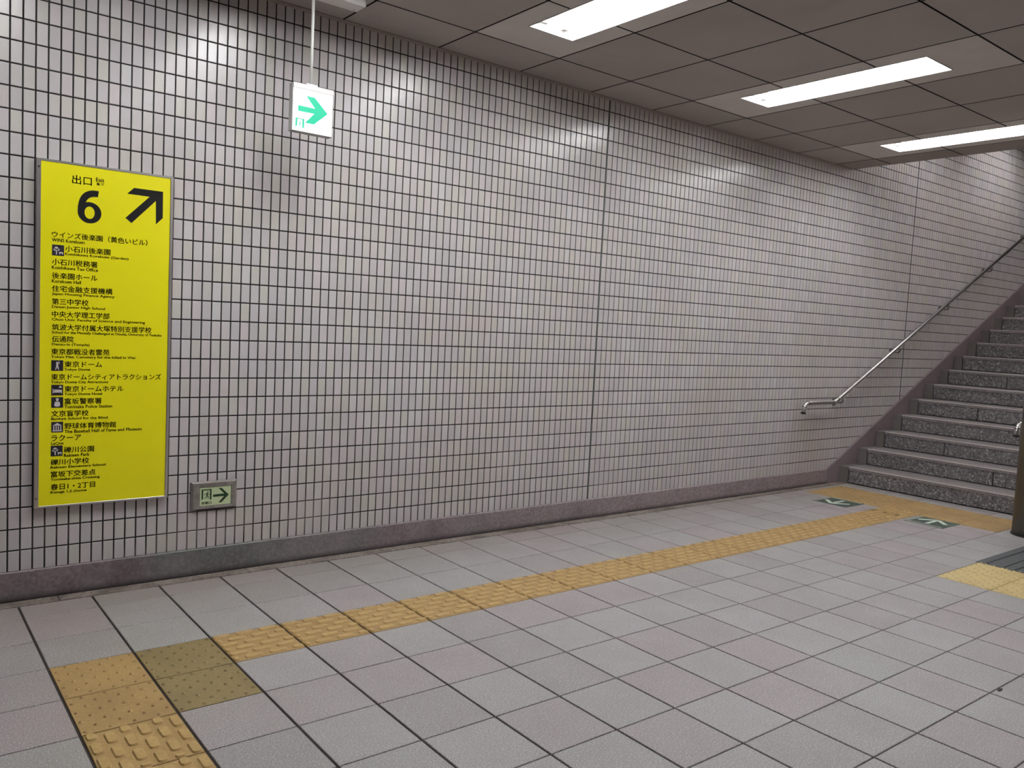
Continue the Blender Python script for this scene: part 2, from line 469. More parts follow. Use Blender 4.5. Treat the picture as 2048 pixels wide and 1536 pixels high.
# stair-foot warning strip, two tiles wide
rows_s = [(0.62, 1)] + [(r, r + 1) for r in range(1, 6)]
for a, b in rows_s:
    for c in (TS0, TS0 + 1):
        cut_tile(gx(c), gx(c + 1), gy(a), gy(b), 'dots', 'tact', 'tactile_tile')
Y_T0 = -0.118
cells = []
for c in range(-6, 24):
    for r in range(0, 15):
        if (c, r) in occupied: continue
        if c >= 17 and 7 <= r <= 8: continue              # entrance mat
        x0, x1 = gx(c), min(gx(c + 1), RX - 0.004)
        y0, y1 = min(gy(r), Y_T0), gy(r + 1)
        if c >= 23 and x1 - x0 < 0.02: continue
        if r <= 5:
            if c == 20: x1 = gx(TS0)
            if c == 21: continue
            if c == 22: x0 = gx(TS1)
            if (c, r) == (20, 3): continue
            if c == 23: x1 = RX - 0.002
        if c == 23 and r > 5: x1 = RX - 0.002
        if x1 - x0 < 0.03: continue
        cells.append((x0, x1, y0, y1))
for a in (0,):
    cells.append((gx(TS0), gx(TS1), Y_T0, gy(0.62)))
cells = [q for q in cells if q[0] < 7.0]
def fdist(q):
    p = ((q[0] + q[1]) / 2, (q[2] + q[3]) / 2, 0)
    vis = any(inframe((x, y, 0), 4) for x in (q[0], q[1]) for y in (q[2], q[3]))
    return (0 if vis else 1, (Vector(p) - VIEW).length)
cells.sort(key=fdist)
far = bmesh.new()
for i, (x0, x1, y0, y1) in enumerate(cells):
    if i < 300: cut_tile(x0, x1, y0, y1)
    else:
        me = tile_mesh((x1 - x0) - GC, (y0 - y1) - GR, M['ftile'])
        me.transform(Matrix.Translation(((x0 + x1) / 2, (y0 + y1) / 2, 0)))
        far.from_mesh(me); bpy.data.meshes.remove(me)
# the rest of the hall floor, far outside the picture
for c in range(-23, -6):
    for r in range(0, 26):
        me = tile_mesh(PF - GC, PF - GR, M['ftile'])
        me.transform(Matrix.Translation((gx(c + .5), gy(r + .5) - (0.13 if r == 0 else 0), 0)))
        if r > 0: far.from_mesh(me)
        bpy.data.meshes.remove(me)
for c in range(-6, 23):
    for r in range(15, 26):
        me = tile_mesh(PF - GC, PF - GR, M['ftile'])
        me.transform(Matrix.Translation((gx(c + .5), gy(r + .5), 0)))
        far.from_mesh(me); bpy.data.meshes.remove(me)
tag(bm_obj('tile_field', far, M['ftile'], floor), kind='stuff')
# stone border along the wall, with a dark gap on either side
bmb = bmesh.new(); x = -7.0
while x < RX - 0.01:
    x2 = min(x + 0.9, RX - 0.004)
    box(bmb, x + 0.002, x2 - 0.002, -0.110, -0.034, -0.006, -0.001); x = x2
bm_obj('border_strip', bmb, M['border'], floor)

# ---- long tiled wall
wall = boxo('wall_left', (-7.0, 13.4, 0.004, 0.25, -0.15, 6.6), M['grout'])
tag(wall, kind='structure')
def col_x(i):
    """left edge of tile column i"""
    if i < 73: return i * WP
    if i < 163: return 3.65 + 0.0093 + (i - 73) * WP
    return 3.65 + 0.0093 + 90 * WP + 0.012 + (i - 163) * WP
def skirt_z(x): return WZ0 if x < 6.83 else WZ0 + (x - 6.83) * 0.4905
TJ = 0.0064
def wtile_verts(rnd):
    """one wall tile, front towards -y, slightly pillowed and tilted"""
    w2, h2 = (WP - TJ) / 2, (HP - TJ) / 2; b = 0.0014
    tx, tz = rnd.uniform(-1, 1) * 0.0025, rnd.uniform(-1, 1) * 0.0018
    ro = [(-w2, h2 * -1), (w2, -h2), (w2, h2), (-w2, h2)]
    back = [(x_, 0.005, z_) for x_, z_ in ro]
    mid = [(x_, 0.0016 + x_ * tx + z_ * tz, z_) for x_, z_ in ro]
    fr = [(x_ * (1 - b / w2), 0.0 + x_ * tx + z_ * tz, z_ * (1 - b / h2)) for x_, z_ in ro]
    return back + mid + fr
WF = [(0, 1, 5, 4), (1, 2, 6, 5), (2, 3, 7, 6), (3, 0, 4, 7), (4, 5, 9, 8), (5, 6, 10, 9), (6, 7, 11, 10), (7, 4, 8, 11), (8, 9, 10, 11)]
rnd = random.Random(3)
tile_meshes = []
for k in range(12):
    me = bpy.data.meshes.new('tile'); me.from_pydata(wtile_verts(rnd), [], WF); me.materials.append(M['tile']); tile_meshes.append(me)
def behind_sign(x, z):
    return 0.13 < x < 0.66 and 0.46 < z < 1.98 or 0.84 < x < 1.03 and 0.36 < z < 0.46
tl = []
for i in range(-60, 250):
    x = col_x(i) + WP / 2
    top = 29 if x < X_END else 62
    for r in range(0, top):
        z = WZ0 + (r + 0.5) * HP
        if x > 13.3 or z + HP / 2 < skirt_z(x - WP / 2) - 0.02: continue
        if x > X_END and z > 3.6 + max(0, (x - X_END)) * 0.28: continue
        if behind_sign(x, z): continue
        tl.append((x, z))
tl.sort(key=lambda q: (0 if inframe((q[0], 0, q[1]), 4) else 1, (Vector((q[0], 0, q[1])) - VIEW).length))
V, Fc = [], []
for k, (x, z) in enumerate(tl):
    if k < 300: link('tile', tile_meshes[rnd.randrange(12)], wall, (x, 0, z))
    else:
        n = len(V); vv = wtile_verts(rnd)
        zt = HC + 0.02 if x < X_END else 99
        V += [(a + x, b_, min(c_ + z, zt)) for a, b_, c_ in vv]
        Fc += [tuple(n + j for j in f) for f in WF]
me = bpy.data.meshes.new('tile_field'); me.from_pydata(V, [], Fc); me.materials.append(M['tile'])
tag(link('tile_field', me, wall), kind='stuff')
jx2 = col_x(163) - 0.006
for jx, jw, top in ((JX, 0.0105, HC), (jx2, 0.009, 4.2)):
    boxo('expansion_joint', (jx - jw / 2, jx + jw / 2, -0.0005, 0.006, skirt_z(jx) - 0.01, top), M['sealant'], wall)

# ---- skirting and stair stringer
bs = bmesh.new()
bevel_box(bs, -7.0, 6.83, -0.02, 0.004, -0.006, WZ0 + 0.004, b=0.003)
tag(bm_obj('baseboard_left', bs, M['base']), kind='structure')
def stringer(name, y0, y1):
    bm = bmesh.new()
    prof = [(6.83, -0.006), (7.3, -0.006), (13.4, 2.9), (13.4, skirt_z(13.4)), (6.83, WZ0 + 0.004)]
    poly_prism(bm, prof, lambda u, v, t: (u, y1 - t, v), y1 - y0)
    return bm_obj(name, bm, M['skirt'])
tag(stringer('trim_3', -0.02, 0.004), kind='structure')

# ---- other walls of the hall
for nm, d in (('wall_right', (-7.0, 7.4, -8.2, -8.0, -0.15, 3.2)), ('wall_back', (-7.2, -7.0, -8.2, 0.25, -0.15, 3.2)),
              ('wall_front', (7.0, 7.4, -8.0, -2.06, -0.15, 3.2))):
    tag(boxo(nm, d, M['plaster']), kind='structure')
# wall on the right of the stairs
tag(boxo('wall_stair', (6.78, 13.4, -2.05, -1.84, -0.15, 6.6), M['plaster']), kind='structure')
tag(boxo('wall_end', (13.402, 13.6, -2.06, 0.25, -0.15, 6.6), M['plaster']), kind='structure')

# ---- ceiling
ceil = boxo('ceiling', (-7.0, X_END, -8.0, 0.0, HC + 0.13, HC + 0.2), M['void'])
tag(ceil, kind='structure')
LAMP_K = {-4, -2, 0, 3, 6}
LJ = {1: (1, 2, 3), 2: (7, 8, 9)}
g = 0.0058
def cbox(bm, x0, x1, y0, y1):
    box(bm, x0, x1, y0, y1, HC, HC + 0.014)
lamp_spots = []
def edge_dark(o, lamp=None):
    """panel edges coloured dark: the shade inside the joints is painted on"""
    o.data.materials.append(M['void'])
    for p in o.data.polygons:
        if abs(p.normal.z) < 0.5: p.material_index = 1
for k in range(-15, 8):
    x0, x1 = CX0 + k * CP, min(CX0 + (k + 1) * CP, X_END)
    xc = CX0 + (k + 0.5) * CP
    for j in range(0, 12):
        y1_, y0_ = (CY[j] if j else -0.022), CY[j + 1]
        grp = 1 if j in LJ[1] else 2 if j in LJ[2] else 0
        bm = bmesh.new()
        if k in LAMP_K and grp and not (grp == 2 and k < 0):
            ys, ye = CY[LJ[grp][0]] - 0.29, CY[LJ[grp][0]] - 1.556
            hx0, hx1 = xc - 0.162, xc + 0.162
            a, b_ = x0 + g, x1 - g
            cbox(bm, a, hx0, y0_ + g, y1_ - g); cbox(bm, hx1, b_, y0_ + g, y1_ - g)
            if y1_ > ys > y0_: cbox(bm, hx0, hx1, ys, y1_ - g)
            if y1_ > ye > y0_: cbox(bm, hx0, hx1, y0_ + g, ye)
            edge_dark(bm_obj('ceiling_panel', bm, M['ceil_lamp'], ceil), (xc, ys, ye))
            if j == LJ[grp][0]: lamp_spots.append((k, xc, ys, ye))
        else:
            cbox(bm, x0 + g, x1 - g, y0_ + g, y1_ - g)
            edge_dark(bm_obj('ceiling_panel', bm, M['ceil_dark'] if k == 7 else M['ceil'], ceil))
# tee bars behind the joints, cut where the lamp openings are
bt = bmesh.new()
for k in range(-15, 8):
    x = CX0 + k * CP
    box(bt, x - 0.012, x + 0.012, -8.0, -0.02, HC + 0.022, HC + 0.028)
bm_obj('tee_bars', bt, M['void'], ceil)
bt = bmesh.new()
for j in range(1, 13):
    y = CY[j]
    xs = [-7.0]
    for k, xc, ys, ye in sorted(lamp_spots):
        if ye - 0.02 < y < ys + 0.02: xs += [xc - 0.17, xc + 0.17]
    xs.append(X_END)
    for a, b_ in zip(xs[::2], xs[1::2]): box(bt, a, b_, y - 0.012, y + 0.012, HC + 0.022, HC + 0.028)
bm_obj('tee_bars', bt, M['void'], ceil)
# cornice angle on the wall, edge fascia and sloping soffit over the stairs
bm = bmesh.new(); box(bm, -7.0, X_END, -0.022, -0.0005, HC - 0.004, HC + 0.001); box(bm, -7.0, X_END, -0.003, -0.0005, HC - 0.010, HC - 0.004)
tag(bm_obj('trim_1', bm, M['cornice']), kind='structure')
tag(boxo('trim_2', (X_END, X_END + 0.02, -8.0, -0.0005, HC, 6.4), M['ceil_dark'], bev=0.003), kind='structure')
bm = bmesh.new()
poly_prism(bm, [(X_END + 0.02, 3.45), (11.4, 4.36), (13.4, 5.36), (13.4, 5.5), (11.4, 4.5), (X_END + 0.02, 3.6)], lambda u, v, t: (u, -1.84 + t, v), 1.84)
tag(bm_obj('ceiling_stair', bm, M['ceil']), kind='structure')

# ================================================================== LIGHTS
def make_light(xc, ys, ye, z, tube, label, group=None):
    root = empty('ceiling_light', (xc, (ys + ye) / 2, z), label, 'ceiling light', group)
    L = ys - ye
    hy, hx, d = L / 2, 0.16, 0.10
    bm = bmesh.new()   # open-bottomed tray with sloping sides
    lo = [(-hx, -hy, 0.002), (hx, -hy, 0.002), (hx, hy, 0.002), (-hx, hy, 0.002)]
    hi = [(-hx + .03, -hy + .004, d), (hx - .03, -hy + .004, d), (hx - .03, hy - .004, d), (-hx + .03, hy - .004, d)]
    a = [bm.verts.new(p) for p in lo]; b = [bm.verts.new(p) for p in hi]
    for k in range(4):
        j = (k + 1) % 4; bm.faces.new((a[k], a[j], b[j], b[k]))
    bm.faces.new(b)
    me = bpy.data.meshes.new('housing'); bm.to_mesh(me); bm.free(); me.materials.append(M['reflector'])
    ho = link('housing', me, root)
    sm = ho.modifiers.new('solid', 'SOLIDIFY'); sm.thickness = 0.002; sm.offset = 0
    bm = bmesh.new()
    for x0, x1, y0, y1 in ((-hx - .004, -hx + .004, -hy, hy), (hx - .004, hx + .004, -hy, hy), (-hx, hx, hy - .004, hy + .004), (-hx, hx, -hy - .004, -hy + .004)):
        box(bm, x0, x1, y0, y1, -0.003, 0.012)
    bm_obj('frame', bm, M['socket'], root)
    for s in (-1, 1):
        bm = bmesh.new(); cyl(bm, (s * 0.075, 0, 0.062), 0.0145, (0, 1, 0), L - 0.09, 16)
        t = bm_obj('lamp_tube', bm, tube, root, True)
        for e in (-1, 1):
            bm = bmesh.new(); bevel_box(bm, s * 0.075 - 0.02, s * 0.075 + 0.02, e * (hy - 0.028) - 0.014, e * (hy - 0.028) + 0.014, 0.028, 0.098, b=0.003)
            cyl(bm, (s * 0.075, e * (hy - 0.052), 0.062), 0.0155, (0, 1, 0), 0.022, 16)
            bm_obj('socket', bm, M['socket'], t)
    return root
names = {0: 'recessed twin tube ceiling light nearest the camera, cut by the top edge',
         3: 'recessed twin tube ceiling light in the middle of the row, fully in view',
         6: 'recessed twin tube ceiling light nearest the stairs, at the end of the low ceiling'}
for k, xc, ys, ye in lamp_spots:
    if ys > -1 and k in names:
        make_light(xc, ys, ye, HC, M['tube'], names[k])
    else:
        make_light(xc, ys, ye, HC, M['tube'], 'recessed twin tube ceiling light further back in the hall, out of the picture', 'hall lights out of the picture')
# one light over the stairs, fixed to the sloping soffit
sl = make_light(9.9, -0.35, -1.61, 3.92, M['tube2'], 'tube light on the sloping ceiling above the stairs, out of the picture')
make_light(8.1, -0.35, -1.61, 3.585, M['tube3'], 'unseen tube light added past the edge of the low ceiling to brighten the stair wall')  # second stair light, added to brighten the dark upper wall

# ================================================================== STAIRS
stairs = empty('staircase', (RX, -0.9, 0), 'wide grey granite staircase rising to the right beside the tiled wall', 'stairs')
YL, YR = -0.036, -1.84
OX, OY = RX, -0.9
jpos = [[], [-1.29], [-0.711], [-1.29], [-0.718], [-1.29], [-0.716]]
for k in range(19):
    x, z = RX + k * RT, k * RH
    bm = bmesh.new()
    x2 = x + RT + 0.012 if k < 18 else 13.4
    bevel_box(bm, x - 0.006 - OX, x2 - OX, YR + 0.001 - OY, -0.115 - OY, z + RH - 0.032, z + RH, b=0.003)
    st = bm_obj('step', bm, M['tread'], stairs)
    bm = bmesh.new(); bevel_box(bm, x - 0.0085 - OX, x + 0.006 - OX, YR + 0.001 - OY, -0.115 - OY, z + RH - 0.007, z + RH + 0.0012, b=0.001)
    bm_obj('nosing', bm, M['nose'], st)
    js = jpos[k] if k < len(jpos) else [-0.716 if k % 2 == 0 else -1.29]
    ys = [-0.115] + js + [YR + 0.001]
    for a, b_ in zip(ys[:-1], ys[1:]):
        bm = bmesh.new()
        bevel_box(bm, x - OX, x + 0.03 - OX, b_ + 0.0045 - OY, a - 0.0045 - OY, z + 0.007, z + RH - 0.033, b=0.0015)
        bm_obj('riser', bm, M['riser'], st)
    bm = bmesh.new()
    bevel_box(bm, x - 0.004 - OX, x + RT + 0.008 - OX, -0.109 - OY, -0.021 - OY, z - (0.004 if k == 0 else 0.03), z + RH - 0.004, b=0.002)
    bm_obj('side_stone', bm, M['gutter'], st)
# dark substructure seen in the joints and in the gap under each riser
bm = bmesh.new()
pr = [(RX + 0.012, -0.1)]
for k in range(19):
    x, z = RX + k * RT, k * RH
    pr += [(x + 0.012 - OX + OX, z + RH - 0.036)] if False else [(x + 0.020, z - 0.03 if k else -0.1), (x + 0.020, z + RH - 0.035)]
pr += [(13.39, 19 * RH - 0.035), (13.39, -0.1)]
pr = pr[1:]
poly_prism(bm, pr, lambda u, v, t: (u - OX, YR + 0.004 + t - OY, v), (-0.03) - (YR + 0.004))
bm_obj('base_slab', bm, M['fgrout'], stairs)

# ================================================================== HANDRAILS
def handrail(ox, oy, ywall, side, label):
    """side = +1: wall lies towards +y of the rail"""
    root = empty('handrail', (ox, oy, 0), label, 'handrail')
    ry = 0.0
    P = [(-0.105 - 0.40, 0, -0.0), (-0.40, 0, 0.0)]
    zr = 0.800
    x0 = 0.0    # bend at local x = 0
    path = smooth_path([(-0.515, 0, zr - 0.085), (-0.500, 0, zr - 0.012), (-0.42, 0, zr), (0, 0, zr), (6.3, 0, zr + 6.3 * 0.4925)], bend=0.045)
    bm = bmesh.new(); sweep(bm, path, 0.0195, 18)
    bm_obj('rail', bm, M['steel'], root, True)
    bm = bmesh.new(); cyl(bm, (-0.516, 0, zr - 0.092), 0.0225, (-0.15, 0, -1), 0.016, 20)
    bm_obj('end_cap', bm, M['rubber'], root)
    for px, pz, d in ((-0.504, zr - 0.035, (0.2, 0, 1)), (-0.455, zr - 0.002, (1, 0, 0.05)), (-0.02, zr, (1, 0, 0)), (0.05, zr + 0.025, (1, 0, 0.49))):
        bm = bmesh.new(); cyl(bm, (px, 0, pz), 0.0212, d, 0.010, 18)
        bm_obj('elbow_collar', bm, M['steel_dk'], root, True)
    wy = (ywall - oy)
    for bx in (0.14, 1.16, 2.16, 3.17, 4.17, 5.17):
        z = zr + bx * 0.4925
        bm = bmesh.new()
        pth = smooth_path([(bx, 0, z - 0.018), (bx, 0, z - 0.080), (bx, wy, z - 0.080)], bend=0.05)
        sweep(bm, pth, 0.008, 12)
        b = bm_obj('bracket', bm, M['steel_dk'], root, True)
        bm = bmesh.new(); cyl(bm, (bx, wy - side * 0.006, z - 0.080), 0.033, (0, side, 0), 0.011, 24, 0.026 if side < 0 else None)
        bm_obj('flange', bm, M['steel_dk'], b)
    return root
handrail(6.725, -0.10, 0.0, 1, 'stainless steel handrail climbing along the tiled wall')
handrail(7.09, -1.735, -1.84, -1, 'handrail end just showing beside the dark column')

# ================================================================== COLUMN
cx, cy, cr = 6.3665, -1.9985, 0.15
col = empty('column', (cx, cy, 0), 'dark round column at the right edge in front of the stairs', 'column')
bm = bmesh.new(); cyl(bm, (0, 0, HC / 2 + 0.004), cr, (0, 0, 1), HC - 0.008, 64)
bm_obj('shaft', bm, M['column'], col, False)
for p in col.children[0].data.polygons: p.use_smooth = abs(p.normal.z) < 0.5
bm = bmesh.new(); cyl(bm, (0, 0, 0.006), cr + 0.006, (0, 0, 1), 0.012, 64)
bm_obj('base_ring', bm, M['rubber'], col)

# ================================================================== MAT BY THE COLUMN
mx0, mx1, my0 = gx(17) - 0.03, gx(24) - 0.28, gy(7) + 0.02
my1 = gy(9)
mat_ = empty('entrance_mat', ((mx0 + mx1) / 2, (my0 + my1) / 2, 0), 'dark grey grit strip mat let into the floor at the right edge', 'floor mat')
ox, oy = (mx0 + mx1) / 2, (my0 + my1) / 2
mx1 = 6.95
boxo('frame', (mx0 - ox, mx1 - ox, my1 - oy, my0 - oy, -0.0058, -0.001), M['grate_dk'], mat_)
y = my0 - 0.006; q = 0
while y - 0.03 > my1:
    wd = 0.1 if q % 2 else 0.066
    boxo('strip', (mx0 + 0.004 - ox, mx1 - ox, y - wd + 0.012 - oy, y - oy, -0.001, 0.003), M['grate'], mat_, 0.0012)
    for s_ in (): pass
    y -= wd; q += 1

# ================================================================== FLOOR SIGNS
def floor_sign(x0, x1, y0, y1, direction, label):
    cxx, cyy = (x0 + x1) / 2, (y0 + y1) / 2
    root = empty('floor_sign', (cxx, cyy, 0), label, 'floor sign')
    hx, hy = (x1 - x0) / 2, (y0 - y1) / 2
    bm = bmesh.new(); bevel_box(bm, -hx, hx, -hy, hy, 0.0, 0.003, b=0.0012)
    bm_obj('plate', bm, M['sticker'], root)
    pl = lambda u, v, t: (u * direction, v, 0.0031 + t)
    A = (0.10, 0.0)
    polys = [stroke((-0.085, 0.0), (0.075, 0.0), 0.030), stroke((0.115, 0.0), (0.005, 0.105), 0.034), stroke((0.115, 0.0), (0.005, -0.105), 0.034)]
    print_obj('arrow', polys, pl, M['sticker_w'], root, 0.0005)
    e = -direction
    print_obj('edge_band', [[(-hx * 0.97, -hy * .9), (-hx * 0.80, -hy * .9), (-hx * 0.80, hy * .95), (-hx * 0.97, hy * .95)]], pl, M['sticker_e'], root, 0.0004)
    print_obj('edge_band', [[(-hx * 0.8, hy * .84), (hx * 0.95, hy * .84), (hx * 0.95, hy * .96), (-hx * 0.8, hy * .96)]], pl, M['sticker_e'], root, 0.0004)
    return root
floor_sign(gx(19.45), gx(20.42), gy(4.12), gy(5.12), 1, 'green floor sign with a pale arrow pointing to the stairs, right of the yellow path')
floor_sign(gx(19.45), gx(20.42), gy(1.50), gy(2.52), -1, 'green floor sign with a pale arrow pointing away from the stairs, near the wall')

# gum spot
bm = bmesh.new(); poly_prism(bm, [(-0.024, -0.004), (-0.01, -0.009), (0.012, -0.006), (0.026, 0.0), (0.014, 0.007), (-0.012, 0.006)], lambda u, v, t: (u + gx(10.22), v + gy(10.04), t), 0.0012)
o = bm_obj('gum_spot', bm, M['dirt']); tag(o, 'small black gum spot on a floor tile at the lower right', 'gum')

# ================================================================== PICTOGRAM PARTS
def runner():
    """running figure, 0..1 box, facing right"""
    P = [circ(0.64, 0.86, 0.085)]
    P.append([(0.50, 0.74), (0.60, 0.76), (0.66, 0.60), (0.58, 0.42), (0.44, 0.40), (0.46, 0.56)])
    P.append(stroke((0.52, 0.72), (0.30, 0.66), 0.075, 0.06)); P.append(stroke((0.30, 0.68), (0.22, 0.50), 0.06))
    P.append(stroke((0.60, 0.72), (0.74, 0.56), 0.07, 0.06)); P.append(stroke((0.73, 0.57), (0.90, 0.60), 0.055))
    P.append(stroke((0.56, 0.44), (0.74, 0.28), 0.11, 0.09)); P.append(stroke((0.73, 0.31), (0.66, 0.06), 0.085, 0.07))
    P.append(stroke((0.50, 0.44), (0.42, 0.24), 0.11, 0.09)); P.append(stroke((0.44, 0.25), (0.16, 0.16), 0.085, 0.07))
    return P
def door_frame(t=0.16):
    return [[(0.0, 0.02), (t, 0.02 + t), (t, 0.90), (0.0, 0.90)], [(0.0, 0.90), (1.0, 0.90), (1.0, 1.0), (0.0, 1.0)], [(1 - t, 0.04), (1.0, 0.04), (1.0, 0.90), (1 - t, 0.90)]]
# ================================================================== YELLOW EXIT BOARD
bx0, bx1, bz0, bz1, by = 0.101, 0.692, 0.424, 2.023, -0.03
board = empty('sign_board', ((bx0 + bx1) / 2, 0, bz0), 'tall yellow exit 6 direction board listing destinations, on the tiled wall', 'sign')
box_o = (bx0 + bx1) / 2
def L(x): return x - box_o
def Z(z): return z - bz0
bm = bmesh.new()
for a in ((bx0, bx0 + 0.019, bz0, bz1), (bx1 - 0.014, bx1, bz0, bz1), (bx0 + .019, bx1 - .014, bz1 - 0.010, bz1), (bx0 + .019, bx1 - .014, bz0, bz0 + 0.010)):
    bevel_box(bm, L(a[0]), L(a[1]), by, -0.0005, Z(a[2]), Z(a[3]), b=0.0015)
bm_obj('frame', bm, M['steel'], board)
yf = by + 0.003
boxo('face', (L(bx0 + 0.018), L(bx1 - 0.013), yf, -0.002, Z(bz0 + 0.009), Z(bz1 - 0.009)), M['yellow'], board)
bm = bmesh.new()
for zz in (1.985, 0.47):
    cyl(bm, (L(bx0 + 0.009), by - 0.0008, Z(zz)), 0.004, (0, 1, 0), 0.002, 10)
bm_obj('screw', bm, M['steel_dk'], board)
yp = yf - 0.0001
def btext(body, xa, xb, z, h, bold=0.0):
    return text_obj(body, L(xa), L(xb), Z(z), h, yp, M['ink'], board, bold)
# board lines, metres on the board: (japanese, latin, icon, x left, x right, z, latin x right, latin z, icon x, icon z)
ROWS = [
    ('ウインズ後楽園（黄色いビル）', 'WINS Korakuen', None, 0.1653, 0.5751, 1.6896, 0.2992, 1.6645, None, None),
    ('小石川後楽園', 'Koishikawa Korakuen (Garden)', 'tree', 0.2197, 0.4109, 1.629, 0.4907, 1.6036, 0.1659, 1.6182),
    ('小石川税務署', 'Koishikawa Tax Office', None, 0.1664, 0.3555, 1.565, 0.358, 1.5398, None, None),
    ('後楽園ホール', 'Korakuen Hall', None, 0.1669, 0.3563, 1.5027, 0.2866, 1.4775, None, None),
    ('住宅金融支援機構', 'Japan Housing Finance Agency', None, 0.1674, 0.4222, 1.4435, 0.4313, 1.4182, None, None),
    ('第三中学校', 'Daisan Junior High School', None, 0.1678, 0.3193, 1.3842, 0.3906, 1.3588, None, None),
    ('中央大学理工学部', 'Chuo Univ. Faculty of Science and Engineering', None, 0.1683, 0.4107, 1.3261, 0.5705, 1.3007, None, None),
    ('筑波大学付属大塚特別支援学校', 'School for the Mentally Challenged at Otsuka, University of Tsukuba', None, 0.1688, 0.6012, 1.2663, 0.6485, 1.2408, None, None),
    ('伝通院', 'Denzu-in (Temple)', None, 0.1693, 0.2579, 1.2115, 0.3259, 1.186, None, None),
    ('東京都戦没者霊苑', 'Tokyo Met. Cemetery for the killed in War', None, 0.1667, 0.413, 1.1534, 0.5322, 1.1278, None, None),
    ('東京ドーム', 'Tokyo Dome', 'batter', 0.2216, 0.381, 1.0953, 0.3294, 1.0694, 0.1672, 1.089),
    ('東京ドームシティアトラクションズ', 'Tokyo Dome City Attractions', None, 0.1676, 0.6502, 1.036, 0.4084, 1.0103, None, None),
    ('東京ドームホテル', 'Tokyo Dome Hotel', 'bed', 0.2227, 0.4778, 0.9798, 0.3828, 0.9538, 0.1681, 0.9746),
    ('富坂警察署', 'Tomisaka Police Station', 'police', 0.2232, 0.381, 0.9219, 0.4276, 0.8958, 0.1686, 0.9171),
    ('文京盲学校', 'Bunkyo School for the Blind', None, 0.169, 0.3253, 0.8647, 0.4085, 0.8388, None, None),
    ('野球体育博物館', 'The Baseball Hall of Fame and Museum', 'museum', 0.2243, 0.4467, 0.8054, 0.5633, 0.7792, 0.1696, 0.8016),
    ('ラクーア', 'LaQua', None, 0.17, 0.2945, 0.7501, 0.2209, 0.7241, None, None),
    ('礫川公園', 'Rekisen Park', 'tree', 0.2232, 0.3511, 0.6925, 0.3319, 0.6662, 0.1684, 0.6897),
    ('礫川小学校', 'Rekisen Elementary School', None, 0.1688, 0.3301, 0.6368, 0.4027, 0.6106, None, None),
    ('富坂下交差点', 'Tomisaka-shita Crossing', None, 0.1693, 0.3591, 0.5797, 0.377, 0.5535, None, None),
    ('春日1・2丁目', 'Kasuga 1,2 chome', None, 0.1698, 0.3577, 0.5195, 0.321, 0.4932, None, None),
]
def icon_shapes(kind):
    if kind == 'tree':
        return [circ(0.36, 0.66, 0.17), circ(0.24, 0.56, 0.12), circ(0.50, 0.58, 0.12), stroke((0.37, 0.1), (0.37, 0.55), 0.08), [(0.58, 0.24), (0.92, 0.24), (0.92, 0.36), (0.58, 0.36)], [(0.62, 0.12), (0.68, 0.12), (0.68, 0.24), (0.62, 0.24)], [(0.84, 0.12), (0.9, 0.12), (0.9, 0.24), (0.84, 0.24)]]
    if kind == 'batter':
        return [circ(0.48, 0.76, 0.085), [(0.40, 0.66), (0.56, 0.66), (0.58, 0.40), (0.42, 0.40)], stroke((0.46, 0.42), (0.36, 0.10), 0.11, 0.07), stroke((0.54, 0.42), (0.62, 0.10), 0.11, 0.07), stroke((0.54, 0.64), (0.70, 0.78), 0.08), stroke((0.68, 0.74), (0.60, 0.94), 0.04)]
    if kind == 'bed':
        return [[(0.10, 0.18), (0.16, 0.18), (0.16, 0.66), (0.10, 0.66)], [(0.10, 0.26), (0.90, 0.26), (0.90, 0.40), (0.10, 0.40)], [(0.30, 0.40), (0.90, 0.40), (0.90, 0.52), (0.30, 0.56)], circ(0.23, 0.49, 0.06), [(0.84, 0.18), (0.9, 0.18), (0.9, 0.3), (0.84, 0.3)], [(0.62, 0.72), (0.90, 0.72), (0.82, 0.90), (0.70, 0.90)]]
    if kind == 'police':
        return [circ(0.5, 0.70, 0.10), [(0.36, 0.78), (0.64, 0.78), (0.60, 0.90), (0.40, 0.90)], [(0.30, 0.56), (0.70, 0.56), (0.76, 0.20), (0.64, 0.10), (0.36, 0.10), (0.24, 0.20)]]
    return [[(0.10, 0.64), (0.90, 0.64), (0.5, 0.90)], [(0.10, 0.10), (0.90, 0.10), (0.90, 0.18), (0.10, 0.18)]] + [[(a, 0.18), (a + 0.09, 0.18), (a + 0.09, 0.60), (a, 0.60)] for a in (0.16, 0.36, 0.55, 0.75)]
for jp, en, ic, xa, xb, zj, xe, ze, xi, zi in ROWS:
    if ic:
        s = 0.049
        bm = bmesh.new(); bevel_box(bm, 0, s, -0.0008, 0.0004, -s / 2, s / 2, b=0.0003)
        pt = bm_obj('icon_panel', bm, M['icon'], board); pt.location = (L(xi), yp, Z(zi))
        print_obj('icon', icon_shapes(ic), lambda u, v, t: (u * s, -0.0009 - t, (v - 0.5) * s), M['icon_white'], pt, 0.0004)
    btext(jp, xa, xb, zj, 0.0285, 0.00045)
    btext(en, xa, xe, ze, 0.0150, 0.0004)
btext('出口', 0.2454, 0.3268, 1.9485, 0.04, 0.0004)
btext('Exit', 0.3446, 0.3797, 1.9607, 0.0185, 0.0004)
btext('출구', 0.3469, 0.3789, 1.9415, 0.0135, 0.0002)
a, b_, za = 0.2693, 0.3695, 1.8328
